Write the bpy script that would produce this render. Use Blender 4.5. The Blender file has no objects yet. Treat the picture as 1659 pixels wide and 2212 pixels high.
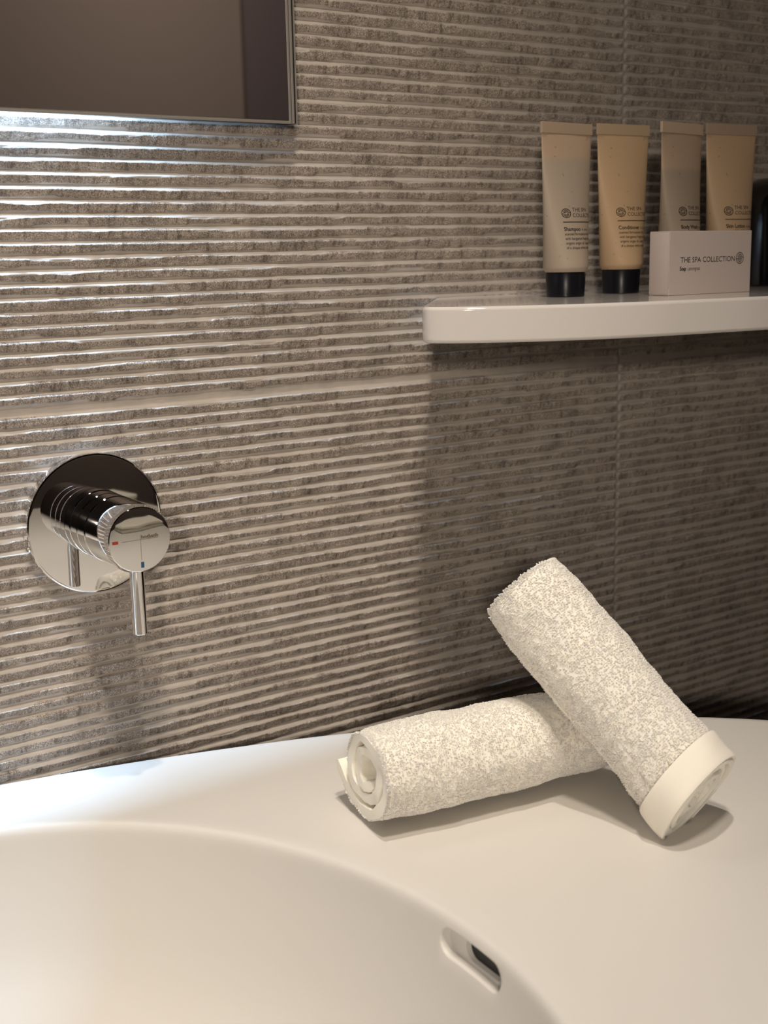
import bpy, bmesh, math, random
import numpy as np
from mathutils import Vector, Matrix

C = bpy.context.scene.collection
random.seed(7)
PI = math.pi
ZO = 1.12            # camera height above the floor; local heights below are measured from the camera


# ------------------------------------------------------------------ camera
R = np.array([[0.82578457, -0.56362999, -0.02002699],
              [-0.12988068, -0.15549528, -0.97926106],
              [0.5488268, 0.81125979, -0.20161025]])
cam_d = bpy.data.cameras.new('camera')
cam = bpy.data.objects.new('camera', cam_d)
C.objects.link(cam)
cam_d.sensor_fit = 'VERTICAL'
cam_d.sensor_height = 36.0
cam_d.lens = 44.564
cam_d.clip_start = 0.02
cam_d.clip_end = 20
m = Matrix.Identity(4)
for i in range(3):
    m[i][0] = R[0][i]
    m[i][1] = -R[1][i]
    m[i][2] = -R[2][i]
m.translation = (0, -0.58582, ZO)
cam.matrix_world = m
cam_d.dof.use_dof = True
cam_d.dof.focus_distance = 0.62
cam_d.dof.aperture_fstop = 13.0
bpy.context.scene.camera = cam

# ------------------------------------------------------------------ colour management, world
sc = bpy.context.scene
sc.view_settings.view_transform = 'Standard'
sc.view_settings.look = 'None'
sc.view_settings.gamma = 1
sc.view_settings.use_curve_mapping = False
sc.view_settings.exposure = 0.15
w = bpy.data.worlds.new('world')
sc.world = w
w.use_nodes = True
w.node_tree.nodes['Background'].inputs[0].default_value = (1.0, 0.86, 0.74, 1)
w.node_tree.nodes['Background'].inputs[1].default_value = 0.05

# ------------------------------------------------------------------ lights


def spot(name, loc, aim, power, col, size, angle, blend):
    d = bpy.data.lights.new(name, 'SPOT')
    d.energy = power
    d.color = col
    d.shadow_soft_size = size
    d.spot_size = math.radians(angle)
    d.spot_blend = blend
    o = bpy.data.objects.new(name, d)
    C.objects.link(o)
    o.location = (loc[0], loc[1], loc[2] + ZO)
    v = Vector(aim) - Vector(loc)
    o.rotation_euler = v.to_track_quat('-Z', 'Y').to_euler()
    return o


def area(name, loc, aim, power, col, sx, sy):
    d = bpy.data.lights.new(name, 'AREA')
    d.shape = 'RECTANGLE'
    d.size = sx
    d.size_y = sy
    d.energy = power
    d.color = col
    o = bpy.data.objects.new(name, d)
    C.objects.link(o)
    o.location = (loc[0], loc[1], loc[2] + ZO)
    v = Vector(aim) - Vector(loc)
    o.rotation_euler = v.to_track_quat('-Z', 'Y').to_euler()
    return o


spot('downlight_beam', (0.19, -0.43, 1.20), (0.19, -0.27, -0.25), 29.0, (1.0, 0.90, 0.79), 0.025, 46, 1.0)
spot('front_downlight_beam', (0.0, -0.72, 1.20), (0.16, -0.12, -0.06), 43.0, (1.0, 0.87, 0.72), 0.08, 42, 1.0)
area('mirror_light', (-0.090, -0.0068, 0.092), (-0.090, -0.0068, 0.0), 3.9, (0.46, 0.70, 1.0), 0.65, 0.004)
spot('room_fill', (-0.55, -1.30, 0.22), (0.28, 0.0, 0.03), 31.0, (1.0, 0.87, 0.74), 0.05, 50, 1.0)  # added fill from the front left, lifts wall and towels; no real fitting
spot('counter_reflection_fill', (0.50, -0.80, 1.20), (0.46, -0.74, -0.25), 30.0, (1.0, 0.86, 0.70), 0.03, 34, 0.8)  # added lamp, brightens the unseen counter front that the knob reflects
hl = area('front_wall_fill', (1.1, -1.25, 1.15), (1.2, -2.0, 0.35), 1.4, (1.0, 0.87, 0.80), 0.3, 0.3)  # added lamp, lifts the opposite wall that the mirror shows
hl.data.spread = math.radians(100)

# ------------------------------------------------------------------ materials


def mat(name, col, rough=0.5, metal=0.0, spec=0.5, coat=0.0, sss=0.0):
    mm = bpy.data.materials.new(name)
    mm.use_nodes = True
    b = mm.node_tree.nodes['Principled BSDF']
    b.inputs['Base Color'].default_value = (*col, 1)
    b.inputs['Roughness'].default_value = rough
    b.inputs['Metallic'].default_value = metal
    b.inputs['Specular IOR Level'].default_value = spec
    b.inputs['Coat Weight'].default_value = coat
    if sss:
        b.inputs['Subsurface Weight'].default_value = sss
        b.inputs['Subsurface Radius'].default_value = (0.004, 0.003, 0.002)
        b.inputs['Subsurface Scale'].default_value = 1.0
    return mm, b


def noise(nt, scale, detail=2, rough=0.5, vec=None, stretch=None):
    n = nt.nodes.new('ShaderNodeTexNoise')
    n.inputs['Scale'].default_value = scale
    n.inputs['Detail'].default_value = detail
    n.inputs['Roughness'].default_value = rough
    if vec is not None:
        if stretch:
            mp = nt.nodes.new('ShaderNodeMapping')
            mp.inputs['Scale'].default_value = stretch
            nt.links.new(vec, mp.inputs['Vector'])
            vec = mp.outputs['Vector']
        nt.links.new(vec, n.inputs['Vector'])
    return n


def ramp(nt, fac, stops):
    r = nt.nodes.new('ShaderNodeValToRGB')
    e = r.color_ramp.elements
    e[0].position, e[0].color = stops[0][0], (*stops[0][1], 1)
    e[1].position, e[1].color = stops[1][0], (*stops[1][1], 1)
    for p, c in stops[2:]:
        x = e.new(p)
        x.color = (*c, 1)
    nt.links.new(fac, r.inputs['Fac'])
    return r


def mixc(nt, fac, a, b, mode='MIX'):
    x = nt.nodes.new('ShaderNodeMix')
    x.data_type = 'RGBA'
    x.blend_type = mode
    if isinstance(fac, float):
        x.inputs[0].default_value = fac
    else:
        nt.links.new(fac, x.inputs[0])
    for k, v in ((6, a), (7, b)):
        if isinstance(v, tuple):
            x.inputs[k].default_value = (*v, 1)
        else:
            nt.links.new(v, x.inputs[k])
    return x.outputs[2]


def bump(nt, b, h, strength, dist):
    bp = nt.nodes.new('ShaderNodeBump')
    bp.inputs['Strength'].default_value = strength
    bp.inputs['Distance'].default_value = dist
    nt.links.new(h, bp.inputs['Height'])
    nt.links.new(bp.outputs['Normal'], b.inputs['Normal'])


# ribbed stone-look tile: rough split bands between smooth glazed grooves
M_tile, b = mat('ribbed_tile', (0.25, 0.2, 0.16), 0.5)
nt = M_tile.node_tree
tc = nt.nodes.new('ShaderNodeTexCoord').outputs['Object']
at = nt.nodes.new('ShaderNodeAttribute')
at.attribute_name = 'rough'
at2 = nt.nodes.new('ShaderNodeAttribute')
at2.attribute_name = 'grout'
n1 = noise(nt, 1500, 3, 0.7, tc)
n2 = noise(nt, 60, 4, 0.6, tc, (1, 1, 1))
n3 = noise(nt, 130, 3, 0.6, tc, (2.4, 1, 0.7))
sp = ramp(nt, n1.outputs['Fac'], [(0.34, (0.165, 0.137, 0.117)), (0.66, (0.64, 0.57, 0.505))])
pt = ramp(nt, n2.outputs['Fac'], [(0.35, (0.66, 0.64, 0.62)), (0.65, (1.0, 0.98, 0.95))])
dk = ramp(nt, n3.outputs['Fac'], [(0.32, (0.5, 0.48, 0.46)), (0.5, (1, 1, 1))])
roughcol = mixc(nt, 1.0, mixc(nt, 1.0, sp.outputs[0], pt.outputs[0], 'MULTIPLY'), dk.outputs[0], 'MULTIPLY')
groove = ramp(nt, n2.outputs['Fac'], [(0.3, (0.40, 0.36, 0.32)), (0.7, (0.49, 0.44, 0.39))])
c1 = mixc(nt, at.outputs['Fac'], groove.outputs[0], roughcol)
c2 = mixc(nt, at2.outputs['Fac'], c1, (0.34, 0.305, 0.28))
nt.links.new(c2, b.inputs['Base Color'])
rr = nt.nodes.new('ShaderNodeMapRange')
rr.inputs['To Min'].default_value = 0.25
ri = nt.nodes.new('ShaderNodeMapRange')
ri.inputs['To Min'].default_value = 0.7
ri.inputs['To Max'].default_value = 0.0
nt.links.new(at.outputs['Fac'], ri.inputs['Value'])
nt.links.new(ri.outputs[0], b.inputs['Coat Weight'])
b.inputs['Coat Roughness'].default_value = 0.22
b.inputs['Coat IOR'].default_value = 1.6
rr.inputs['To Max'].default_value = 0.8
nt.links.new(at.outputs['Fac'], rr.inputs['Value'])
nt.links.new(rr.outputs[0], b.inputs['Roughness'])
mh = nt.nodes.new('ShaderNodeMath')
mh.operation = 'MULTIPLY'
nt.links.new(n1.outputs['Fac'], mh.inputs[0])
nt.links.new(at.outputs['Fac'], mh.inputs[1])
bump(nt, b, mh.outputs[0], 0.9, 0.0005)

M_chrome, _ = mat('chrome', (0.80, 0.79, 0.78), 0.03, 1.0)
M_dark, _ = mat('dark_gap', (0.008, 0.008, 0.008), 0.5)
M_alu, _ = mat('brushed_aluminium', (0.36, 0.33, 0.30), 0.4, 0.4)
M_mirror, _ = mat('mirror_glass', (0.86, 0.86, 0.86), 0.01, 1.0)
M_engrave, _ = mat('engraving', (0.14, 0.11, 0.085), 0.6)
M_red, _ = mat('red_enamel', (0.30, 0.03, 0.02), 0.35)
M_blue, _ = mat('blue_enamel', (0.02, 0.07, 0.16), 0.35)
M_counter, b = mat('white_solid_surface', (0.685, 0.665, 0.63), 0.45, spec=0.35)
M_shelf, b = mat('polished_white_shelf', (0.62, 0.585, 0.56), 0.06, spec=0.5)
M_light, _ = mat('lamp_housing', (0.6, 0.6, 0.6), 0.4)
M_brown, _ = mat('brown_plaster', (0.34, 0.27, 0.22), 0.8)
M_darkbrown, _ = mat('dark_brown_panel', (0.19, 0.148, 0.14), 0.6)
M_floor, _ = mat('dark_floor_tile', (0.10, 0.08, 0.07), 0.5)
M_ceil, _ = mat('dark_ceiling', (0.02, 0.018, 0.017), 0.8)
M_ink, _ = mat('black_print', (0.012, 0.010, 0.010), 0.5)
M_cap, b = mat('black_cap', (0.006, 0.006, 0.009), 0.3, spec=0.2)
M_carton, b = mat('white_carton', (0.50, 0.43, 0.40), 0.55)

M_terry, b = mat('white_terry', (0.97, 0.915, 0.81), 0.95, spec=0.1, sss=0.5)
nt = M_terry.node_tree
tc = nt.nodes.new('ShaderNodeTexCoord').outputs['Object']
nn = noise(nt, 900, 3, 0.6, tc)
bump(nt, b, nn.outputs['Fac'], 0.35, 0.0005)
b.inputs['Sheen Weight'].default_value = 0.25
M_hem, b = mat('woven_hem', (0.93, 0.875, 0.775), 0.9, spec=0.1, sss=0.3)
nt = M_hem.node_tree
tc = nt.nodes.new('ShaderNodeTexCoord').outputs['Object']
nn = noise(nt, 1800, 2, 0.6, tc)
bump(nt, b, nn.outputs['Fac'], 0.35, 0.0003)


def tube_mat(name, top, low, level):
    """translucent soft plastic; the filling shows through below its level"""
    mm, b = mat(name, top, 0.5, spec=0.3)
    nt = mm.node_tree
    tc = nt.nodes.new('ShaderNodeTexCoord').outputs['Object']
    sx = nt.nodes.new('ShaderNodeSeparateXYZ')
    nt.links.new(tc, sx.inputs[0])
    mr = nt.nodes.new('ShaderNodeMapRange')
    mr.inputs['From Min'].default_value = level - 0.0015
    mr.inputs['From Max'].default_value = level + 0.0015
    nt.links.new(sx.outputs['Z'], mr.inputs['Value'])
    base = mixc(nt, mr.outputs[0], low, top)
    n = noise(nt, 420, 2, 0.5, tc)
    fl = ramp(nt, n.outputs['Fac'], [(0.24, (0.62, 0.55, 0.48)), (0.30, (1, 1, 1))])
    nt.links.new(mixc(nt, 1.0, base, fl.outputs[0], 'MULTIPLY'), b.inputs['Base Color'])
    return mm


# ------------------------------------------------------------------ helpers


def tag(o, label=None, cat=None, group=None, kind=None):
    if label:
        o['label'] = label
    if cat:
        o['category'] = cat
    if group:
        o['group'] = group
    if kind:
        o['kind'] = kind
    return o


def thing(name, loc, label, cat, group=None, rotz=0.0):
    o = bpy.data.objects.new(name, None)
    o.empty_display_size = 0.02
    C.objects.link(o)
    o.location = (loc[0], loc[1], loc[2] + ZO)
    o.rotation_euler = (0, 0, rotz)
    return tag(o, label, cat, group)


def mesh_obj(name, me, material, parent=None, loc=None, smooth=True, angle=35):
    o = bpy.data.objects.new(name, me)
    C.objects.link(o)
    if material is not None and not me.materials:
        me.materials.append(material)
    if smooth:
        me.polygons.foreach_set('use_smooth', [True] * len(me.polygons))
        me.set_sharp_from_angle(angle=math.radians(angle))
    if parent is not None:
        o.parent = parent
    if loc is not None:
        o.location = loc if parent is not None else (loc[0], loc[1], loc[2] + ZO)
    return o


def fast_mesh(name, verts, faces):
    """verts (n,3) array, faces (m,4) or (m,3) int array"""
    me = bpy.data.meshes.new(name)
    verts = np.asarray(verts, dtype=np.float32)
    faces = np.asarray(faces, dtype=np.int32)
    k = faces.shape[1]
    me.vertices.add(len(verts))
    me.vertices.foreach_set('co', verts.ravel())
    me.loops.add(faces.size)
    me.loops.foreach_set('vertex_index', faces.ravel())
    me.polygons.add(len(faces))
    me.polygons.foreach_set('loop_start', np.arange(0, faces.size, k, dtype=np.int32))
    me.polygons.foreach_set('loop_total', np.full(len(faces), k, dtype=np.int32))
    me.update(calc_edges=True)
    return me


def bm_mesh(name, bm):
    bmesh.ops.recalc_face_normals(bm, faces=bm.faces)
    me = bpy.data.meshes.new(name)
    bm.to_mesh(me)
    bm.free()
    return me


def add_box(bm, x0, x1, y0, y1, z0, z1, bev=0.0, seg=2):
    r = bmesh.ops.create_cube(bm, size=1.0)
    vs = r['verts']
    for v in vs:
        v.co = Vector(((x0 + x1) / 2 + v.co.x * (x1 - x0), (y0 + y1) / 2 + v.co.y * (y1 - y0), (z0 + z1) / 2 + v.co.z * (z1 - z0)))
    if bev > 0:
        es = list({e for v in vs for e in v.link_edges})
        bmesh.ops.bevel(bm, geom=es, offset=bev, segments=seg, profile=0.5, affect='EDGES')


def box(name, dims, material, parent=None, bev=0.0, loc=None, seg=2):
    bm = bmesh.new()
    add_box(bm, *dims, bev=bev, seg=seg)
    return weighted(mesh_obj(name, bm_mesh(name, bm), material, parent, loc))


def weighted(o):
    """keep large flat faces flat next to small rounded edges"""
    md = o.modifiers.new('weighted', 'WEIGHTED_NORMAL')
    md.weight = 100
    md.keep_sharp = True
    return o


def lathe(bm, prof, n=64, axis='Z', cap=True):
    """prof: list of (r, h); revolve about axis; axis 'Y' runs towards -Y"""
    rings = []
    for r, h in prof:
        ring = []
        for k in range(n):
            a = 2 * PI * k / n
            if axis == 'Z':
                co = (r * math.cos(a), r * math.sin(a), h)
            else:
                co = (r * math.cos(a), -h, r * math.sin(a))
            ring.append(bm.verts.new(co))
        rings.append(ring)
    for i in range(len(rings) - 1):
        for k in range(n):
            bm.faces.new((rings[i][k], rings[i][(k + 1) % n], rings[i + 1][(k + 1) % n], rings[i + 1][k]))
    if cap:
        bm.faces.new(rings[0])
        bm.faces.new(rings[-1])


def lathe_obj(name, prof, material, parent, n=64, axis='Z', loc=None, angle=35):
    bm = bmesh.new()
    lathe(bm, prof, n, axis)
    return mesh_obj(name, bm_mesh(name, bm), material, parent, loc, True, angle)


# lettering -------------------------------------------------------------


def text_geo(txt, size, bold=0.0, sx=1.0):
    cu = bpy.data.curves.new('t', 'FONT')
    cu.body = txt
    cu.size = size
    cu.offset = bold * size
    cu.resolution_u = 3
    o = bpy.data.objects.new('t', cu)
    C.objects.link(o)
    dg = bpy.context.evaluated_depsgraph_get()
    me = bpy.data.meshes.new_from_object(o.evaluated_get(dg))
    vs = [(v.co.x * sx, v.co.y) for v in me.vertices]
    fs = [tuple(p.vertices) for p in me.polygons]
    bpy.data.objects.remove(o)
    bpy.data.curves.remove(cu)
    bpy.data.meshes.remove(me)
    return vs, fs


def stroke(pts, wd, closed=False):
    """flat 2D ribbon along pts"""
    vs, fs = [], []
    n = len(pts)
    for i in range(n):
        a = pts[i - 1] if (closed or i > 0) else pts[i]
        b = pts[(i + 1) % n] if (closed or i < n - 1) else pts[i]
        dx, dy = b[0] - a[0], b[1] - a[1]
        L = math.hypot(dx, dy) or 1
        nx, ny = -dy / L * wd / 2, dx / L * wd / 2
        vs += [(pts[i][0] + nx, pts[i][1] + ny), (pts[i][0] - nx, pts[i][1] - ny)]
    for i in range(n if closed else n - 1):
        j = (i + 1) % n
        fs.append((2 * i, 2 * i + 1, 2 * j + 1, 2 * j))
    return vs, fs


def emblem_geo(r):
    """ring with a stepped S made of two domes"""
    out = []
    wd = r * 0.16
    out.append(stroke([(r * math.cos(t), r * math.sin(t)) for t in np.linspace(0, 2 * PI, 41)[:-1]], wd, True))
    for s in (1, -1):
        for q in (0.56, 0.28):
            out.append(stroke([(s * q * r * math.cos(t), s * (0.13 * r + q * r * math.sin(t))) for t in np.linspace(0, PI, 17)], wd * 0.9))
        out.append(stroke([(-s * 0.56 * r, s * 0.13 * r), (s * 0.98 * r, s * 0.13 * r)], wd * 0.9))
    vs, fs = [], []
    for v, f in out:
        k = len(vs)
        vs += v
        fs += [tuple(i + k for i in q) for q in f]
    return vs, fs


def print_obj(name, geos, mapf, material, parent):
    """geos: list of (verts2d, faces, (ox, oy)); mapf maps (u, v) to 3D"""
    vs, fs = [], []
    for v, f, off in geos:
        k = len(vs)
        vs += [mapf(x + off[0], y + off[1]) for x, y in v]
        fs += [tuple(i + k for i in q) for q in f]
    me = bpy.data.meshes.new(name)
    me.from_pydata(vs, [], fs)
    me.update()
    return mesh_obj(name, me, material, parent, smooth=False)


# ================================================================== SETTING
rng = np.random.default_rng(11)


def vnoise(x, z, sx, sz, seed):
    """smooth 2D value noise"""
    g = np.random.default_rng(seed).random((256, 256)).astype(np.float32)
    u, v = x / sx + 1000, z / sz + 1000
    iu, iv = np.floor(u).astype(np.int64), np.floor(v).astype(np.int64)
    fu, fv = u - iu, v - iv
    fu = fu * fu * (3 - 2 * fu)
    fv = fv * fv * (3 - 2 * fv)
    iu &= 255
    iv &= 255
    iu1, iv1 = (iu + 1) & 255, (iv + 1) & 255
    return (g[iu, iv] * (1 - fu) * (1 - fv) + g[iu1, iv] * fu * (1 - fv) + g[iu, iv1] * (1 - fu) * fv + g[iu1, iv1] * fu * fv) * 2 - 1


def sstep(a, b, x):
    t = np.clip((x - a) / (b - a), 0, 1)
    return t * t * (3 - 2 * t)


PITCH = 0.00638
ZG = -0.0708         # horizontal tile joint
XG = 0.5793          # vertical tile joint


def ribbed_wall():
    xs = np.concatenate([np.arange(-1.3, 0.04, 0.02), np.arange(0.04, 0.86, 0.0012), np.arange(0.86, 2.26, 0.02)])
    hp = PITCH / 4
    zs = np.concatenate([ZG + 0.0018 - hp * np.arange(680, 190, -1), np.arange(-0.372, 0.300, 0.00043), ZG + 0.0018 + hp * np.arange(233, 850)])
    zs = np.sort(zs[(zs > -ZO) & (zs < 1.28)])
    zs = np.concatenate([[-ZO], zs, [1.28]])
    X, Z = np.meshgrid(xs.astype(np.float32), zs.astype(np.float32), indexing='ij')
    J = 0.0018                                    # half height of the horizontal joint
    zr = Z - ZG
    # tile above and tile below the joint, further joints every 0.298 m
    TH = 46 * PITCH + 2 * J
    k = np.floor((zr + J) / TH)
    zr = zr - k * TH                              # 0 .. TH measured from the joint centre
    inj = zr < J
    t = (zr - J) / PITCH
    row = np.floor(t)
    u = t - row
    rid = (row + k * 60).astype(np.int64)
    jit = vnoise(X, rid * 7.31, 0.045, 1.0, 3) * 0.05
    # edge positions of the rough band, chipped in steps
    def chips(seed, step):
        q = X / step + (np.sin(rid * 12.9898 + seed) * 43758.5453 % 1.0) * 50
        w0 = vnoise(X, rid * 3.17, 0.012, 1.0, seed + 9) * 0.35
        q = q + w0
        i = np.floor(q)
        f = sstep(0.86, 1.0, q - i)
        h = lambda n: (np.sin(n * 78.233 + rid * 37.719 + seed * 3.1) * 43758.5453) % 1.0
        return (h(i) * (1 - f) + h(i + 1) * f) * 2 - 1
    top = 0.74 + 0.12 * chips(1, 0.030) + 0.09 * vnoise(X, rid * 4.1, 0.022, 1.0, 61) + 0.06 * vnoise(X, rid * 5.3, 0.009, 1.0, 21) + 0.03 * vnoise(X, rid * 5.3, 0.0025, 1.0, 22) + jit
    bot = 0.09 + 0.15 * chips(2, 0.024) + 0.10 * vnoise(X, rid * 6.1, 0.020, 1.0, 62) + 0.06 * vnoise(X, rid * 9.7, 0.011, 1.0, 31) + 0.025 * vnoise(X, rid * 5.3, 0.0025, 1.0, 23) + jit
    bot = np.maximum(bot, -0.02)
    # smooth groove profile: lowest at u = 0, short undercut above it, long upward slope below it
    d = 0.0019
    h0 = np.interp(u, [0, 0.03, 0.10, 0.45, 0.69, 0.76, 0.82, 0.91, 1.0],
                   [-0.00185, -0.0018, -0.0012, -0.0005, 0.0, -0.00012, -0.00050, -0.00125, -0.00185]).astype(np.float32)
    # rough band
    plate = 0.00028 * chips(5, 0.033) + 0.00022 * vnoise(X, Z, 0.006, 0.003, 41) + 0.00016 * vnoise(X, Z, 0.0024, 0.0016, 42) + 0.00010 * vnoise(X, Z, 0.0012, 0.0011, 43)
    e = 0.055
    m = sstep(bot - e, bot + e, u) * (1 - sstep(top - e, top + e, u))
    hr = np.maximum(h0, -0.0013) + 0.00022 + plate
    h = h0 * (1 - m) + np.maximum(hr, h0) * m
    # joints
    jz = np.abs(zr)
    h = np.where(inj, -d * 0.95 + 0.0001 * vnoise(X, Z, 0.004, 0.002, 51), h)
    m = np.where(inj, 0.0, m)
    TW = 0.898
    xr = X - XG - np.round((X - XG) / TW) * TW
    gx = 1 - sstep(0.0007, 0.0013, np.abs(xr))
    h = h * (1 - gx) + (-d * 0.45) * gx
    m = m * (1 - gx)
    gj = gx
    nx, nz = len(xs), len(zs)
    V = np.stack([X, -h - 0.0002, Z], -1).reshape(-1, 3)
    idx = np.arange(nx * nz).reshape(nx, nz)
    F = np.stack([idx[:-1, :-1], idx[1:, :-1], idx[1:, 1:], idx[:-1, 1:]], -1).reshape(-1, 4)
    me = fast_mesh('wall_back', V, F)
    for nm, arr in (('rough', m), ('grout', gj)):
        a = me.attributes.new(nm, 'FLOAT', 'POINT')
        a.data.foreach_set('value', arr.astype(np.float32).ravel())
    me.polygons.foreach_set('use_smooth', [True] * len(me.polygons))
    o = mesh_obj('wall_back', me, M_tile, loc=(0, 0, 0), smooth=False)
    tag(o, kind='structure')


ribbed_wall()
for nm, dims, mm in (('wall_front', (-1.3, 2.26, -2.06, -2.0, -ZO, 1.28), M_brown),
                     ('wall_left', (-1.36, -1.3, -2.06, 0.02, -ZO, 1.28), M_brown),
                     ('wall_right', (2.26, 2.32, -2.06, 0.02, -ZO, 1.28), M_brown),
                     ('floor', (-1.36, 2.32, -2.06, 0.02, -ZO - 0.05, -ZO), M_floor),
                     ('ceiling', (-1.36, 2.32, -2.06, 0.02, 1.28, 1.33), M_ceil)):
    tag(box(nm, dims, mm, loc=(0, 0, 0)), kind='structure')
o = box('door_1', (1.385, 2.2, -1.999, -1.985, -ZO, 1.0), M_darkbrown, loc=(0, 0, 0))
tag(o, kind='structure')

# ================================================================== WASHBASIN COUNTER
ZC = -0.2504
BCX, BCY, BA, BB = 0.0935, -0.235, 0.177, 0.200


def overflow_hit(px, py):
    ray = R.T @ np.array([(px - 829.5) / 2738.2, (py - 1106) / 2738.2, 1.0])
    o = np.array([0, -0.58582, 0.0])
    for s in np.linspace(0.3, 0.6, 3000):
        p = o + ray * s
        dep = ZC - p[2]
        if dep < 0.0005:
            continue
        ins = inset(dep)
        if ((p[0] - BCX) / (BA - ins)) ** 2 + ((p[1] - BCY) / (BB - ins)) ** 2 > 1:
            return p
    return p


PROF = [(0.0, 0.0), (0.0004, 0.0014), (0.0012, 0.0024), (0.0025, 0.0031), (0.004, 0.0035), (0.0065, 0.0038), (0.012, 0.0043), (0.022, 0.0055),
        (0.036, 0.0080), (0.052, 0.0115), (0.068, 0.0165), (0.082, 0.0240), (0.095, 0.0360), (0.104, 0.0540), (0.109, 0.080), (0.112, 0.115), (0.113, 0.15)]


def inset(dep):
    return float(np.interp(dep, [p[0] for p in PROF], [p[1] for p in PROF]))


def catmull(pts, n):
    out = []
    P = [np.array(p, float) for p in pts]
    P = [2 * P[0] - P[1]] + P + [2 * P[-1] - P[-2]]
    for i in range(1, len(P) - 2):
        for t in np.linspace(0, 1, n, endpoint=False):
            out.append(0.5 * ((2 * P[i]) + (-P[i - 1] + P[i + 1]) * t + (2 * P[i - 1] - 5 * P[i] + 4 * P[i + 1] - P[i + 2]) * t * t + (-P[i - 1] + 3 * P[i] - 3 * P[i + 1] + P[i + 2]) * t ** 3))
    out.append(P[-2])
    return [tuple(p) for p in out]


def make_counter():
    root = thing('washbasin', (BCX, BCY, ZC), 'white countertop with a sunken oval basin below the ribbed wall', 'washbasin')
    back = catmull([(0.1669, -0.0002), (0.1889, -0.0044), (0.2111, -0.009), (0.2565, -0.0202), (0.3032, -0.0339), (0.3345, -0.0447), (0.388, -0.0665),
                    (0.45, -0.1005), (0.5014, -0.1407), (0.5158, -0.1538), (0.5291, -0.1674), (0.552, -0.197), (0.575, -0.245), (0.592, -0.30), (0.606, -0.40), (0.612, -0.52), (0.612, -0.62)], 8)
    outline = [(-0.42, -0.0002)] + [(-0.2, -0.0002)] + back + [(0.612, -0.855), (0.597, -0.87), (-0.42, -0.87)]
    N = 360
    ang = [2 * PI * k / N for k in range(N)]

    def hit(a):
        dx, dy = math.cos(a), math.sin(a)
        best = 0
        for i in range(len(outline)):
            x1, y1 = outline[i]
            x2, y2 = outline[(i + 1) % len(outline)]
            x1 -= BCX; x2 -= BCX; y1 -= BCY; y2 -= BCY
            ex, ey = x2 - x1, y2 - y1
            den = dx * ey - dy * ex
            if abs(den) < 1e-12:
                continue
            t = (x1 * ey - y1 * ex) / den
            s = (x1 * dy - y1 * dx) / den
            if t > 0 and -1e-9 <= s <= 1 + 1e-9:
                best = max(best, t)
        return best
    hits = [hit(a) for a in ang]
    bm = bmesh.new()
    rings = []
    for q, dz in ((1.0, -0.14), (1.0, -0.0012)):
        rings.append([bm.verts.new((h * math.cos(a), h * math.sin(a), dz)) for a, h in zip(ang, hits)])
    rings.append([bm.verts.new(((h - 0.0004) * math.cos(a), (h - 0.0004) * math.sin(a), -0.0004)) for a, h in zip(ang, hits)])
    rings.append([bm.verts.new(((h - 0.0012) * math.cos(a), (h - 0.0012) * math.sin(a), 0)) for a, h in zip(ang, hits)])

    def er(a, ins):
        ax, by = BA - ins, BB - ins
        return 1.0 / math.sqrt((math.cos(a) / ax) ** 2 + (math.sin(a) / by) ** 2)
    for f in (0.985, 0.66, 0.33, 0.04):
        rings.append([bm.verts.new(((er(a, 0) + f * (h - 0.0012 - er(a, 0))) * math.cos(a), (er(a, 0) + f * (h - 0.0012 - er(a, 0))) * math.sin(a), 0)) for a, h in zip(ang, hits)])
    for dep, ins in PROF:
        rings.append([bm.verts.new((er(a, ins) * math.cos(a), er(a, ins) * math.sin(a), -dep)) for a in ang])
    for i in range(len(rings) - 1):
        for k in range(N):
            bm.faces.new((rings[i][k], rings[i][(k + 1) % N], rings[i + 1][(k + 1) % N], rings[i + 1][k]))
    bm.faces.new(rings[0])
    bm.faces.new(rings[-1])
    me = bm_mesh('basin_top', bm)
    o = mesh_obj('basin_top', me, M_counter, root, (0, 0, 0), smooth=False)
    # overflow slot cut into the bowl wall
    P1, P2 = overflow_hit(962, 2032), overflow_hit(1072, 2118)
    P1 = P1 - np.array([BCX, BCY, ZC]); P2 = P2 - np.array([BCX, BCY, ZC])
    zm = (P1[2] + P2[2]) / 2
    mid = (P1 + P2) / 2
    tdir = (P2 - P1)
    tdir[2] = 0
    L = np.linalg.norm(tdir)
    tdir /= L
    out = np.array([-tdir[1], tdir[0], 0])
    if out[0] < 0:
        out = -out
    print('overflow', mid, L, tdir, out)

    def capsule(L, r, d0, d1, dzc=0.0, shift=0.0):
        b2 = bmesh.new()
        pts = []
        for s in (1, -1):
            for t in np.linspace(-PI / 2, PI / 2, 11):
                pts.append((s * (L / 2 - r) + s * r * math.cos(t) + shift, s * r * math.sin(t) + dzc))
        rs = []
        for dd in (d0, d1):
            rs.append([b2.verts.new(tuple(mid + tdir * p[0] + out * dd + np.array([0, 0, p[1]]))) for p in pts])
        n = len(pts)
        for k in range(n):
            b2.faces.new((rs[0][k], rs[0][(k + 1) % n], rs[1][(k + 1) % n], rs[1][k]))
        b2.faces.new(rs[0]); b2.faces.new(rs[1])
        mc = bm_mesh('cut', b2)
        oc = bpy.data.objects.new('cut', mc)
        C.objects.link(oc)
        oc.parent = root
        return oc
    cut = capsule(0.0385, 0.0056, -0.02, 0.0042)
    md = o.modifiers.new('b', 'BOOLEAN')
    md.operation = 'DIFFERENCE'
    md.object = cut
    md.solver = 'EXACT'
    cut2 = capsule(0.024, 0.0047, 0.0, 0.03, 0.0004, 0.0035)
    md = o.modifiers.new('b2', 'BOOLEAN')
    md.operation = 'DIFFERENCE'
    md.object = cut2
    md.solver = 'EXACT'
    bv = o.modifiers.new('bv', 'BEVEL')
    bv.width = 0.0007
    bv.segments = 2
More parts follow.
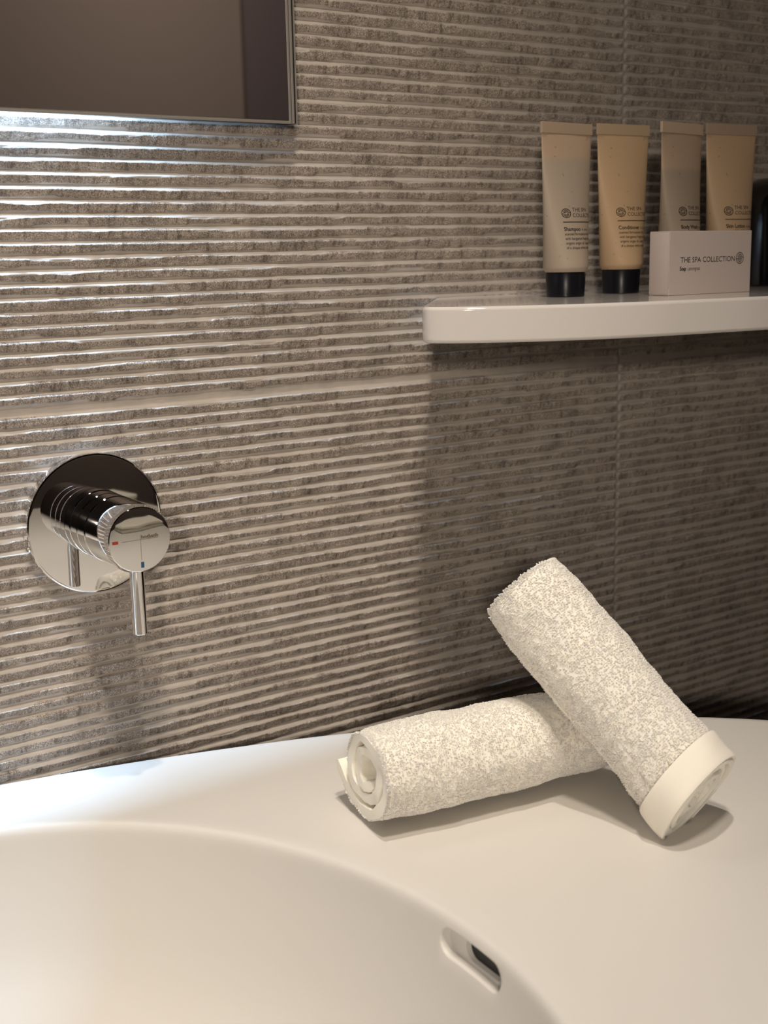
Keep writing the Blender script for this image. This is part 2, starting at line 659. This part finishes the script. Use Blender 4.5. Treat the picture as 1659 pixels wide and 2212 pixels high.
    bv.limit_method = 'ANGLE'
    bv.angle_limit = math.radians(50)
    dg = bpy.context.evaluated_depsgraph_get()
    dg.update()
    me2 = bpy.data.meshes.new_from_object(o.evaluated_get(dg))
    o.modifiers.clear()
    o.data = me2
    bpy.data.objects.remove(cut)
    bpy.data.objects.remove(cut2)
    me2.polygons.foreach_set('use_smooth', [True] * len(me2.polygons))
    me2.set_sharp_from_angle(angle=math.radians(42))
    # black plug standing in for the shade inside the overflow duct
    oc = capsule(0.0238, 0.00465, 0.0066, 0.029, 0.0004, 0.0035)
    oc.name = 'overflow_shade_plug'
    oc.data.materials.append(M_dark)
    return root


make_counter()

# ================================================================== SHELF
ZS, ZB = -0.0265, -0.0438


def make_shelf():
    pts = [(0.4345, -0.0004), (0.368, -0.079)]
    cor = []
    # rounded left corner between (0.368,-0.079) and (0.378,-0.106)
    cor = catmull([(0.368, -0.079), (0.3615, -0.0885), (0.3625, -0.0975), (0.3735, -0.1085), (0.395, -0.1225), (0.4145, -0.1318), (0.4360, -0.1392), (0.460, -0.1446),
                   (0.4855, -0.1480), (0.510, -0.1508), (0.533, -0.1530), (0.60, -0.157), (0.68, -0.158), (0.80, -0.150)], 8)
    outl = [(0.4345, -0.0004)] + cor + [(0.86, -0.12), (0.88, -0.0004)]
    bm = bmesh.new()
    lo = [bm.verts.new((x, y, ZB - ZS)) for x, y in outl]
    hi = [bm.verts.new((x, y, 0)) for x, y in outl]
    n = len(outl)
    bm.faces.new(lo)
    bm.faces.new(list(reversed(hi)))
    for k in range(n):
        bm.faces.new((lo[k], hi[k], hi[(k + 1) % n], lo[(k + 1) % n]))
    bmesh.ops.recalc_face_normals(bm, faces=bm.faces)
    es = [e for e in bm.edges if len(e.link_faces) == 2 and abs(e.verts[0].co.z - e.verts[1].co.z) < 1e-6 and (e.verts[0].co.y < -0.001 or e.verts[1].co.y < -0.001)]
    bmesh.ops.bevel(bm, geom=es, offset=0.0019, segments=5, profile=0.5, affect='EDGES', clamp_overlap=False)
    o = mesh_obj('wall_shelf', bm_mesh('wall_shelf', bm), M_shelf, loc=(0, 0, ZS), angle=40)
    weighted(o)
    tag(o, 'thick glossy white shelf with a curved front mounted on the wall, holding toiletries', 'shelf')


make_shelf()

# ================================================================== MIRROR
def make_mirror():
    X1, Z0, X0, Z1 = 0.3415, 0.0636, -0.45, 0.72
    root = thing('wall_mirror', (X1, -0.0004, Z0), 'large backlit mirror with a thin dark metal edge hung on the ribbed wall, upper left', 'mirror')
    w, h = X1 - X0, Z1 - Z0
    # mirror pane standing off the wall; the light strip sits in the gap behind it
    box('mirror_pane', (-w, -0.0058, -0.0116, -0.0096, 0.0015, h), M_mirror, root, bev=0.0002)
    box('backing', (-0.0058, -0.0004, -0.0100, 0.0, 0.0004, h), M_dark, root)
    bm = bmesh.new()
    add_box(bm, -0.0058, -0.0046, -0.0118, -0.0090, 0.0002, h, bev=0.0001)
    add_box(bm, -0.0038, -0.0023, -0.0112, -0.0090, 0.0002, h, bev=0.0003)
    add_box(bm, -0.0010, -0.0003, -0.0106, 0.0, 0.0, h, bev=0.0001)
    add_box(bm, -w, -0.0046, -0.0114, -0.0100, 0.0, 0.0015, bev=0.0001)
    mesh_obj('edge_frame', bm_mesh('edge_frame', bm), M_alu, root)
    box('light_strip', (-w + 0.03, -w + 0.71, -0.0094, -0.0010, 0.0300, 0.0330), M_light, root, bev=0.0003)


make_mirror()

# ================================================================== MIXER TAP
def make_mixer():
    cx, cz = 0.2229, -0.1262
    root = thing('basin_mixer', (cx, 0.0, cz), 'round chrome wall-mounted mixer tap with a thin lever hanging down', 'tap')
    lathe_obj('wall_plate', [(0.0338, -0.0008), (0.0345, 0.0002), (0.0346, 0.0048), (0.0343, 0.0055), (0.0337, 0.0059), (0.0328, 0.0060), (0.001, 0.0060)], M_chrome, root, 128, 'Y', loc=(0.0, 0, -0.0012), angle=20)
    r = 0.0160
    g = 0.00045

    def seg(name, y0, y1, rr=r):
        return lathe_obj(name, [(rr - 0.003, y0), (rr - g, y0), (rr, y0 + g), (rr, y1 - g), (rr - g, y1), (rr - 0.003, y1)], M_chrome, root, 128, 'Y', angle=20)
    seg('sleeve', 0.0060, 0.0128, r + 0.0003)
    lathe_obj('inner_barrel', [(r - 0.0012, 0.006), (r - 0.0012, 0.056)], M_dark, root, 64, 'Y')
    seg('temperature_ring', 0.0136, 0.0218, r + 0.0001)
    seg('body_ring', 0.0222, 0.0312, r + 0.0001)
    kn = lathe_obj('knob', [(r - 0.003, 0.0320), (r - g, 0.0320), (r, 0.0320 + g), (r, 0.0548), (r - 0.0002, 0.0553), (r - 0.0009, 0.0576), (r - 0.0013, 0.0580),
                            (r - 0.004, 0.0582), (0.0004, 0.0583)], M_chrome, root, 160, 'Y', angle=20)
    yf = -0.0585

    def mp(u, v):
        return (u, yf, v)
    lines = [stroke([(-0.0089, 0.0), (0.0088, 0.0)], 0.00010) + ((0, 0),), stroke([(0.0002, 0.0023), (0.0002, -0.0097)], 0.00010) + ((0, 0),)]
    print_obj('engraved_cross', lines, mp, M_engrave, kn)
    v, f = text_geo('hotbath', 0.0024, 0.012, 1.0)
    wd = max(a for a, _ in v)
    v = [(a * 0.0083 / wd, b) for a, b in v]
    print_obj('engraved_name', [(v, f, (0.0005, 0.0004))], mp, M_engrave, kn)
    box('hot_mark', (-0.0133, -0.0107, yf + 0.0003, yf - 0.0000, -0.0006, 0.0007), M_red, kn)['label'] = 'red hot water mark'
    box('cold_mark', (-0.0001, 0.0012, yf + 0.0003, yf - 0.0000, -0.0131, -0.0105), M_blue, kn)['label'] = 'blue cold water mark'
    # lever
    rl = 0.0034
    lathe_obj('lever', [(rl, -0.0150), (rl, -0.0463), (rl - 0.0004, -0.0468), (0.0005, -0.0468)], M_chrome, root, 48, 'Z', loc=(0.0010, -0.0495, 0), angle=25)


make_mixer()

# ================================================================== TUBES
BODY_R = 0.0123


def solve_a(b, per):
    lo, hi = 0.5 * BODY_R, 2 * BODY_R
    for _ in range(40):
        a = (lo + hi) / 2
        p = PI * (3 * (a + b) - math.sqrt(max((3 * a + b) * (a + 3 * b), 0)))
        if p < per:
            lo = a
        else:
            hi = a
    return a


H_CAP, H_SH, H_CR, H_TOP = 0.0136, 0.0165, 0.0872, 0.0932
PER = 2 * PI * BODY_R


def tube_axes(z):
    if z < H_SH:
        t = (z - H_CAP) / (H_SH - H_CAP)
        q = BODY_R * (0.885 + 0.115 * math.sin(t * PI / 2))
        return q, q
    s = min((z - H_SH) / (H_CR - H_SH), 1)
    b = BODY_R * (1 - s) + 0.00045 * s
    b = max(b, 0.00045)
    return solve_a(b, PER), b


def tube_pt(u, z, off=0.00006):
    th = u / BODY_R
    a, b = tube_axes(z)
    nx, ny = math.sin(th) / a, math.cos(th) / b
    L = math.hypot(nx, ny)
    return (a * math.sin(th) + nx / L * off, -(b * math.cos(th)) - ny / L * off, z)


def make_tube(px_loc, rotz, label, title, material, sub, H=1.0):
    root = thing('toiletry_tube', (px_loc[0], px_loc[1], ZS), label, 'tube', 'toiletry tubes on the wall shelf', rotz)
    root.scale = (1, 1, H)
    lathe_obj('cap', [(0.0100, 0.0), (0.01035, 0.0004), (0.0109, 0.0128), (0.0106, 0.0134), (0.004, 0.0136)], M_cap, root, 64)
    N = 72
    zs = [H_CAP] + [H_CAP + (H_SH - H_CAP) * t for t in (0.25, 0.5, 0.75)] + list(np.linspace(H_SH, H_CR, 30)) + [H_CR + 0.0001, H_TOP - 0.0003, H_TOP]
    bm = bmesh.new()
    rings = []
    for i, z in enumerate(zs):
        a, b = tube_axes(z)
        if z > H_CR:
            b = 0.00062 if z < H_TOP - 0.0001 else 0.0003
            a = a + 0.00015
        rings.append([bm.verts.new((a * math.sin(2 * PI * k / N), -b * math.cos(2 * PI * k / N), z)) for k in range(N)])
    for i in range(len(rings) - 1):
        for k in range(N):
            bm.faces.new((rings[i][k], rings[i][(k + 1) % N], rings[i + 1][(k + 1) % N], rings[i + 1][k]))
    bm.faces.new(rings[0])
    bm.faces.new(rings[-1])
    body = mesh_obj('tube_body', bm_mesh('tube_body', bm), material, root, angle=50)
    # crimped end: pressed band
    a, _ = tube_axes(H_CR)
    box('crimped_end', (-a - 0.0003, a + 0.0003, -0.00085, 0.00085, H_CR + 0.0003, H_TOP + 0.0002), sub, root, bev=0.0003)
    u0 = -0.0079
    geos = [emblem_geo(0.00235) + ((u0 + 0.0023, 0.0452),)]
    print_obj('emblem', geos, tube_pt, M_ink, body)
    g = []
    for s, sz, x, z, bo, sx in (('THE SPA', 0.0028, u0 + 0.0056, 0.0462, 0.0, 0.92), ('COLLECTION', 0.0028, u0 + 0.0056, 0.0432, 0.0, 0.92),
                                (title, 0.0029, u0, 0.0358, 0.022, 0.86)):
        v, f = text_geo(s, sz, bo, sx)
        g.append((v, f, (x, z)))
        if s == title:
            tw = max(q for q, _ in v)
    v, f = text_geo('A citrus', 0.0021, 0, 0.8)
    g.append((v, f, (u0 + tw + 0.0008, 0.0358)))
    for k, s in enumerate(('scented formulation that', 'with bergamot fragrance and', 'organic argan oil. Leaves', 'of a unique white aroma')):
        v, f = text_geo(s, 0.0021, 0.008, 0.8)
        g.append((v, f, (u0, 0.0334 - 0.00245 * k)))
    seg = [(u0 + t * 0.0228, 0.0405) for t in np.linspace(0, 1, 20)]
    g.append(stroke(seg, 0.00042) + ((0, 0),))
    print_obj('label_print', g, tube_pt, M_ink, body)
    return root


T_grey = tube_mat('tube_grey_beige', (0.42, 0.31, 0.22), (0.365, 0.30, 0.235), 0.0745)
T_cream = tube_mat('tube_cream', (0.48, 0.34, 0.205), (0.46, 0.325, 0.195), 0.0905)
T_grey2 = tube_mat('tube_grey_dimmed', (0.33, 0.245, 0.175), (0.26, 0.21, 0.16), 0.068)  # grey tube colour darkened to carry the light's falloff along the shelf
T_cream2 = tube_mat('tube_cream_dimmed', (0.38, 0.27, 0.175), (0.37, 0.26, 0.165), 0.0905)  # cream tube colour with the same light falloff put into it
M_cr3, _ = mat('crimp_cream_dimmed', (0.29, 0.22, 0.16), 0.5)  # crimp colour darkened along with the dimmed cream tube
M_cr1, _ = mat('crimp_beige', (0.38, 0.29, 0.21), 0.5)
M_cr2, _ = mat('crimp_cream', (0.40, 0.30, 0.20), 0.5)
dr = math.radians
make_tube((0.4790, -0.0595), dr(5), 'beige tube with black cap reading Shampoo, leftmost on the shelf', 'Shampoo', T_grey, M_cr1, 0.98)
make_tube((0.5298, -0.0505), dr(-1.5), 'cream tube with black cap reading Conditioner, second from the left', 'Conditioner', T_cream, M_cr2)
make_tube((0.5442, -0.0810), dr(9), 'grey-beige tube reading Body Wash, standing behind the left part of the soap box', 'Body Wash', T_grey2, M_cr1, 0.985)
make_tube((0.5820, -0.0830), dr(-3), 'cream tube reading Skin Lotion, rightmost, standing behind the soap box', 'Skin Lotion', T_cream2, M_cr3, 0.99)

# ================================================================== SOAP BOX
def make_soapbox():
    root = thing('soap_box', (0.5127, -0.1037, ZS), 'small white soap carton lying on its side in front of the tubes', 'box')
    L, Dp, Hh = 0.0650, 0.0145, 0.0338
    o = box('carton', (0.0, L, 0.0, Dp, 0.0, Hh), M_carton, root, bev=0.0004)
    # end flap folded over the left end, with its small cut-outs
    bm = bmesh.new()
    add_box(bm, -0.00035, 0.0, 0.0006, Dp - 0.0004, 0.0006, Hh - 0.0006, bev=0.0001)
    add_box(bm, -0.00030, 0.0001, 0.0000, 0.0007, 0.0045, Hh - 0.0052, bev=0.0001)
    mesh_obj('end_flap', bm_mesh('end_flap', bm), M_carton, root)

    def mp(u, v):
        return (u, -0.00008, v)
    v, f = text_geo('THE SPA COLLECTION', 0.0041, 0.0, 1.0)
    wd = max(a for a, _ in v)
    v = [(a * 0.0430 / wd, b) for a, b in v]
    g = [(v, f, (0.0084, 0.0172))]
    v, f = text_geo('Soap', 0.0030, 0.03, 0.85)
    w1 = max(a for a, _ in v)
    g.append((v, f, (0.0080, 0.0130)))
    v, f = text_geo('Lemongrass', 0.0030, -0.002, 0.68)
    g.append((v, f, (0.0080 + w1 + 0.0010, 0.0130)))
    print_obj('carton_print', g, mp, M_ink, o)
    me_em = mat('grey_print', (0.10, 0.085, 0.08), 0.5)[0]
    print_obj('emblem', [emblem_geo(0.0030) + ((0.0556, 0.0188),)], mp, me_em, o)


make_soapbox()

# dark vessel at the far right of the shelf, its kind a guess
def make_dark_item():
    root = thing('dark_item', (0.6830, -0.0420, ZS), 'black glossy vessel at the right edge of the shelf, behind the soap carton, its kind a guess', 'item')
    M_blk, _ = mat('black_gloss', (0.004, 0.004, 0.005), 0.12)
    lathe_obj('body', [(0.036, 0.0), (0.0375, 0.001), (0.0375, 0.048), (0.0365, 0.054), (0.0335, 0.059), (0.028, 0.063), (0.018, 0.0665), (0.006, 0.068)], M_blk, root, 64)


make_dark_item()

# ================================================================== TOWELS
def make_towel(name, label, P, d, L, ax, bx, rA, rB, r_in, turns, th, end_ang, cw, peel, shear, crumple, hem, seed, col_dir=1):
    """P centre of the near end, d axis, ax/bx section axes (unit), rA/rB half widths of the outer turn"""
    P, d, ax, bx = (np.array(q, float) for q in (P, d, ax, bx))
    root = thing(name, P, label, 'towel', 'rolled white hand towels')
    rg = np.random.default_rng(seed)
    n = int(90 * turns)
    t = np.linspace(0, 1, n)
    ang = end_ang + (1 if cw else -1) * (1 - t) * turns * 2 * PI        # reaches end_ang at the outer end
    Rn = 1.0 - th / 2
    rad = r_in + (Rn - r_in) * t
    # radii in units of the outer radius, crumpled inside
    wob = crumple * (np.sin(ang * 2 + 0.7) * 0.6 + np.sin(ang * 3 + 2.1) * 0.4) * (1 - t) ** 0.7
    rad = rad * (1 + wob)
    fr = np.clip((t - (1 - 0.24 / turns)) / (0.24 / turns), 0, 1)
    rad = rad + peel * fr ** 1.5
    cx_, cy_ = rad * np.cos(ang), rad * np.sin(ang)
    tx, ty = np.gradient(cx_), np.gradient(cy_)
    ln = np.hypot(tx, ty)
    nx_, ny_ = -ty / ln, tx / ln
    sgn = np.sign(np.sum(nx_ * cx_ + ny_ * cy_))
    nx_, ny_ = nx_ * sgn, ny_ * sgn                                        # outward
    thk = np.full(n, th / 2) * (1 + 0.12 * vnoise(t * 30, t * 0, 1.0, 1.0, seed))
    thk[:3] *= np.array([0.5, 0.8, 1.0])
    thk[-3:] *= np.array([1.0, 0.85, 0.55])
    loop = np.concatenate([np.stack([cx_ + nx_ * thk, cy_ + ny_ * thk], 1), np.stack([cx_ - nx_ * thk, cy_ - ny_ * thk], 1)[::-1]])
    m = len(loop)
    ns = 70
    s = np.linspace(0, 1, ns)
    flen = np.arange(m)
    bend = 0.0008

    def shape(sv):
        """scale and sag along the length"""
        e0 = 1 + (0.035 if hem else -0.04) * np.exp(-(sv / (0.2 if hem else 0.03)) ** 2) - 0.05 * np.exp(-((1 - sv) / 0.05) ** 2)
        return e0 * (1 + 0.022 * np.sin(sv * 7 + seed) + 0.014 * np.sin(sv * 17 + seed * 2))
    V = np.zeros((ns, m, 3))
    out2 = np.concatenate([np.stack([nx_, ny_], 1), -np.stack([nx_, ny_], 1)[::-1]])
    tt = np.concatenate([t, t[::-1]])
    for i, sv in enumerate(s):
        k = shape(sv)
        a2, b2 = loop[:, 0] * k, loop[:, 1] * k
        # layers end at slightly different lengths
        w_end = (np.sin(tt * 40 + seed) * 0.0007 + (tt - 0.5) * 0.0012)
        ext = w_end * (1 if sv > 0.5 else -1) * abs(2 * sv - 1) ** 6
        off = sv * L + shear * (loop[:, 1] * rB) * (1 - sv) + ext
        ang_l = np.arctan2(loop[:, 1], loop[:, 0])
        lum = 0.0005 * vnoise(ang_l * 0.02 + 5, np.full(m, sv * L), 0.008, 0.010, seed + 1) + 0.0003 * vnoise(ang_l * 0.02, np.full(m, sv * L), 0.0035, 0.004, seed + 2)
        a3 = a2 * rA + out2[:, 0] * lum
        b3 = b2 * rB + out2[:, 1] * lum
        V[i] = a3[:, None] * ax + b3[:, None] * bx + off[:, None] * d
    V = V.reshape(-1, 3)
    idx = np.arange(ns * m).reshape(ns, m)
    nxt = np.roll(idx, -1, axis=1)
    F = np.stack([idx[:-1], nxt[:-1], nxt[1:], idx[1:]], -1).reshape(-1, 4)
    # end caps: quads across the sheet thickness
    j = np.arange(n - 1)
    caps = []
    for row in (0, ns - 1):
        o_ = idx[row][:n]
        i_ = idx[row][n:][::-1]
        q = np.stack([o_[:-1], o_[1:], i_[1:], i_[:-1]], -1)
        caps.append(q if row else q[:, ::-1])
    F = np.concatenate([F] + caps)
    me = fast_mesh('rolled_cloth', V, F)
    bm = bmesh.new()
    bm.from_mesh(me)
    bmesh.ops.recalc_face_normals(bm, faces=bm.faces)
    bm.to_mesh(me)
    bm.free()
    cl = mesh_obj('rolled_cloth', me, M_terry, root, (0, 0, 0), angle=60)
    if hem:
        # smooth woven border: flat band wrapped round the lower end
        hs = np.linspace(-0.0007, hem, 14)
        ha = np.linspace(0, 2 * PI, 121)[:-1]
        VV = []
        for kx, (rr_, flip) in enumerate(((1.004, 0), (0.93, 1))):
            for sv in (hs if not flip else hs[::-1]):
                k = shape(max(sv, 0) / L) * rr_
                if not flip and (sv < 0 or sv > hem - 0.0006):
                    k *= 0.985
                for a_ in ha:
                    kq = k * (1 + (0.012 * math.sin(a_ * 3 + sv * 300) + 0.008 * math.sin(a_ * 7 + 1)) * (1 - flip))
                    A2, B2 = math.cos(a_) * kq * rA, math.sin(a_) * kq * rB
                    VV.append(A2 * ax + B2 * bx + (sv + shear * math.sin(a_) * rB * (1 - sv / L)) * d)
        VV = np.array(VV)
        rows = 28
        ii = np.arange(rows * 120).reshape(rows, 120)
        r2 = np.roll(ii, -1, axis=0)
        FF = np.stack([ii, np.roll(ii, -1, axis=1), np.roll(r2, -1, axis=1), r2], -1).reshape(-1, 4)
        mh_ = fast_mesh('hem_band', VV, FF)
        b3_ = bmesh.new(); b3_.from_mesh(mh_); bmesh.ops.recalc_face_normals(b3_, faces=b3_.faces); b3_.to_mesh(mh_); b3_.free()
        ho = mesh_obj('hem_band', mh_, M_hem, root, (0, 0, 0), angle=60)
        ho['label'] = 'flat woven border of the towel'
    # terry loops on the outer turn
    to = t > 1 - 1.0 / turns
    oi = np.where(to)[0]
    seglen = np.hypot(np.diff(cx_[oi]) * rA, np.diff(cy_[oi]) * rB)
    cum = np.concatenate([[0], np.cumsum(seglen)])
    area_ = cum[-1] * L
    sp = 0.00074
    cnt = int(area_ / sp ** 2)
    uu = rg.random(cnt) * cum[-1]
    ss = rg.random(cnt) * L
    # rows of loops: snap loosely to the weave
    ss = np.round(ss / 0.0011) * 0.0011 + rg.normal(0, 0.0002, cnt)
    ss = np.clip(ss, 0.0, L)
    if hem:
        keep = ss > hem - 0.0003 + 0.0006 * rg.random(cnt)
        uu, ss = uu[keep], ss[keep]
    # extra fringe at ends
    nf = 700
    uu = np.concatenate([uu, rg.random(nf) * cum[-1]])
    fe = np.concatenate([np.zeros(len(ss), bool), np.ones(nf, bool)])
    ss = np.concatenate([ss, np.full(nf, L) - rg.random(nf) * 0.0015])
    if not hem:
        uu = np.concatenate([uu, rg.random(nf) * cum[-1]])
        ss = np.concatenate([ss, rg.random(nf) * 0.0012])
        fe = np.concatenate([fe, np.ones(nf, bool)])
    ja = np.interp(uu, cum, np.arange(len(oi)))
    j0 = np.clip(ja.astype(int), 0, len(oi) - 2)
    fr_ = (ja - j0)[:, None]
    pc = np.stack([cx_ + nx_ * thk, cy_ + ny_ * thk], 1)[oi]
    pn = np.stack([nx_, ny_], 1)[oi]
    p2 = pc[j0] * (1 - fr_) + pc[j0 + 1] * fr_
    n2 = pn[j0] * (1 - fr_) + pn[j0 + 1] * fr_
    kk = shape(ss / L)[:, None]
    p2 = p2 * kk
    al_ = np.arctan2(p2[:, 1], p2[:, 0])
    lm_ = 0.0005 * vnoise(al_ * 0.02 + 5, ss, 0.008, 0.010, seed + 1) + 0.0003 * vnoise(al_ * 0.02, ss, 0.0035, 0.004, seed + 2)
    base = (p2[:, :1] * rA + n2[:, :1] * lm_[:, None]) * ax + (p2[:, 1:] * rB + n2[:, 1:] * lm_[:, None]) * bx + (ss + shear * p2[:, 1] * rB * (1 - ss / L))[:, None] * d
    nr = n2[:, :1] / rA * ax + n2[:, 1:] / rB * bx
    nr /= np.linalg.norm(nr, axis=1)[:, None]
    ax_dir = np.where(ss > L / 2, 1.0, -1.0)[:, None] * d
    tang = np.cross(nr, d)
    clump = vnoise(uu, ss, 0.004, 0.004, seed + 5)[:, None]
    c2 = vnoise(uu, ss, 0.0045, 0.0045, seed + 6)[:, None]
    lean = rg.normal(0, 0.30, (len(ss), 2)) + np.concatenate([clump, c2], 1) * 0.35
    ht = (0.00030 + 0.00035 * rg.random(len(ss)))[:, None] * (1 + 0.25 * clump)
    dirn = nr + 0.6 * (lean[:, :1] * tang + lean[:, 1:] * d)
    dirn[fe] = 0.6 * nr[fe] + 0.9 * ax_dir[fe] + 0.3 * lean[fe, :1] * tang[fe]
    ht[fe] *= 1.7
    dirn /= np.linalg.norm(dirn, axis=1)[:, None]
    side = np.cross(dirn, rg.normal(0, 1, (len(ss), 3)))
    side /= np.linalg.norm(side, axis=1)[:, None]
    s2 = np.cross(dirn, side)
    K = len(ss)
    rt = 0.00040
    prof_ = ((-0.15, 0.9, 0.0), (0.55, 1.0, 0.25), (0.92, 0.75, 0.5), (1.03, 0.25, 0.6))
    VV = np.zeros((K, len(prof_), 4, 3))
    for a_, (hh, rr_, cv) in enumerate(prof_):
        c_ = base + dirn * ht * hh + side * (rt * cv)
        for q in range(4):
            an = q * PI / 2
            VV[:, a_, q] = c_ + (side * math.cos(an) + s2 * math.sin(an)) * rt * rr_
    VV = VV.reshape(-1, 3)
    per = len(prof_) * 4
    loc_f = []
    for a_ in range(len(prof_) - 1):
        for q in range(4):
            q2 = (q + 1) % 4
            loc_f.append((a_ * 4 + q, a_ * 4 + q2, (a_ + 1) * 4 + q2, (a_ + 1) * 4 + q))
    e_ = (len(prof_) - 1) * 4
    loc_f.append((e_, e_ + 1, e_ + 2, e_ + 3))
    FF = (np.arange(K)[:, None, None] * per + np.array(loc_f)[None]).reshape(-1, 4)
    mt = fast_mesh('terry_pile', VV, FF)
    mt.polygons.foreach_set('use_smooth', [True] * len(mt.polygons))
    po = mesh_obj('terry_pile', mt, M_terry, root, (0, 0, 0), smooth=False)
    po['kind'] = 'stuff'
    return root


def unit(v):
    v = np.array(v, float)
    return v / np.linalg.norm(v)


# towel lying on the counter
rA_, rB_ = 0.0262, 0.0240
dA = unit((0.985, -0.135, 0))
aA = unit(np.cross(dA, (0, 0, 1)))
make_towel('rolled_towel', 'rolled white terry towel lying flat on the counter beside the basin, under the other roll', (0.2852, -0.1455, ZC + rB_ + 0.0012), dA, 0.122,
           aA, (0, 0, 1), rA_, rB_, 0.30, 2.3, 0.20, math.radians(188), True, 0.26, 0.0, 0.10, 0.0, 5)
# towel leaning over it
Lw = np.array((0.3965, -0.2372, -0.2338))
Up = np.array((0.3725, -0.1530, -0.1570))
dB = unit(Up - Lw)
aB = unit(np.cross(dB, (0, 0, 1)))
bB = unit(np.cross(aB, dB))
if bB[2] < 0:
    bB = -bB
make_towel('rolled_towel', 'rolled white terry towel with woven hem leaning across the flat roll, end resting on counter', Lw, dB, float(np.linalg.norm(Up - Lw)) + 0.004,
           aB, bB, 0.0238, 0.0228, 0.16, 4.6, 0.115, math.radians(250), True, 0.0, 0.22, 0.20, 0.0135, 9)

# ================================================================== CEILING FITTING
ft = thing('ceiling_downlight', (0.19, -0.43, 1.28), 'small round recessed ceiling spotlight above the washbasin', 'lamp')
lathe_obj('trim_ring', [(0.036, -0.0005), (0.045, -0.0005), (0.045, -0.004), (0.036, -0.006)], M_light, ft, 48)

# folded towel out of view, added as something pale for the chrome to reflect
def make_reflector_towel():
    root = thing('reflector_towel', (0.52, -0.775, ZC), 'thick folded white towel on the front of the counter, added out of view for the chrome tap to reflect', 'towel')
    for k in range(2):
        bm = bmesh.new()
        add_box(bm, -0.09, 0.08, -0.075, 0.075, 0.0005 + k * 0.011, 0.0105 + k * 0.011, bev=0.0048, seg=4)
        bmesh.ops.subdivide_edges(bm, edges=[e for e in bm.edges if e.calc_length() > 0.03], cuts=30, use_grid_fill=True)
        for v in bm.verts:
            v.co.z += 0.0016 * (math.sin(v.co.x * 70 + k) * math.sin(v.co.y * 90 + k * 2)) * min(1, max(0, v.co.z / 0.01))
        mesh_obj('fold', bm_mesh('fold', bm), M_terry, root, angle=80)


make_reflector_towel()
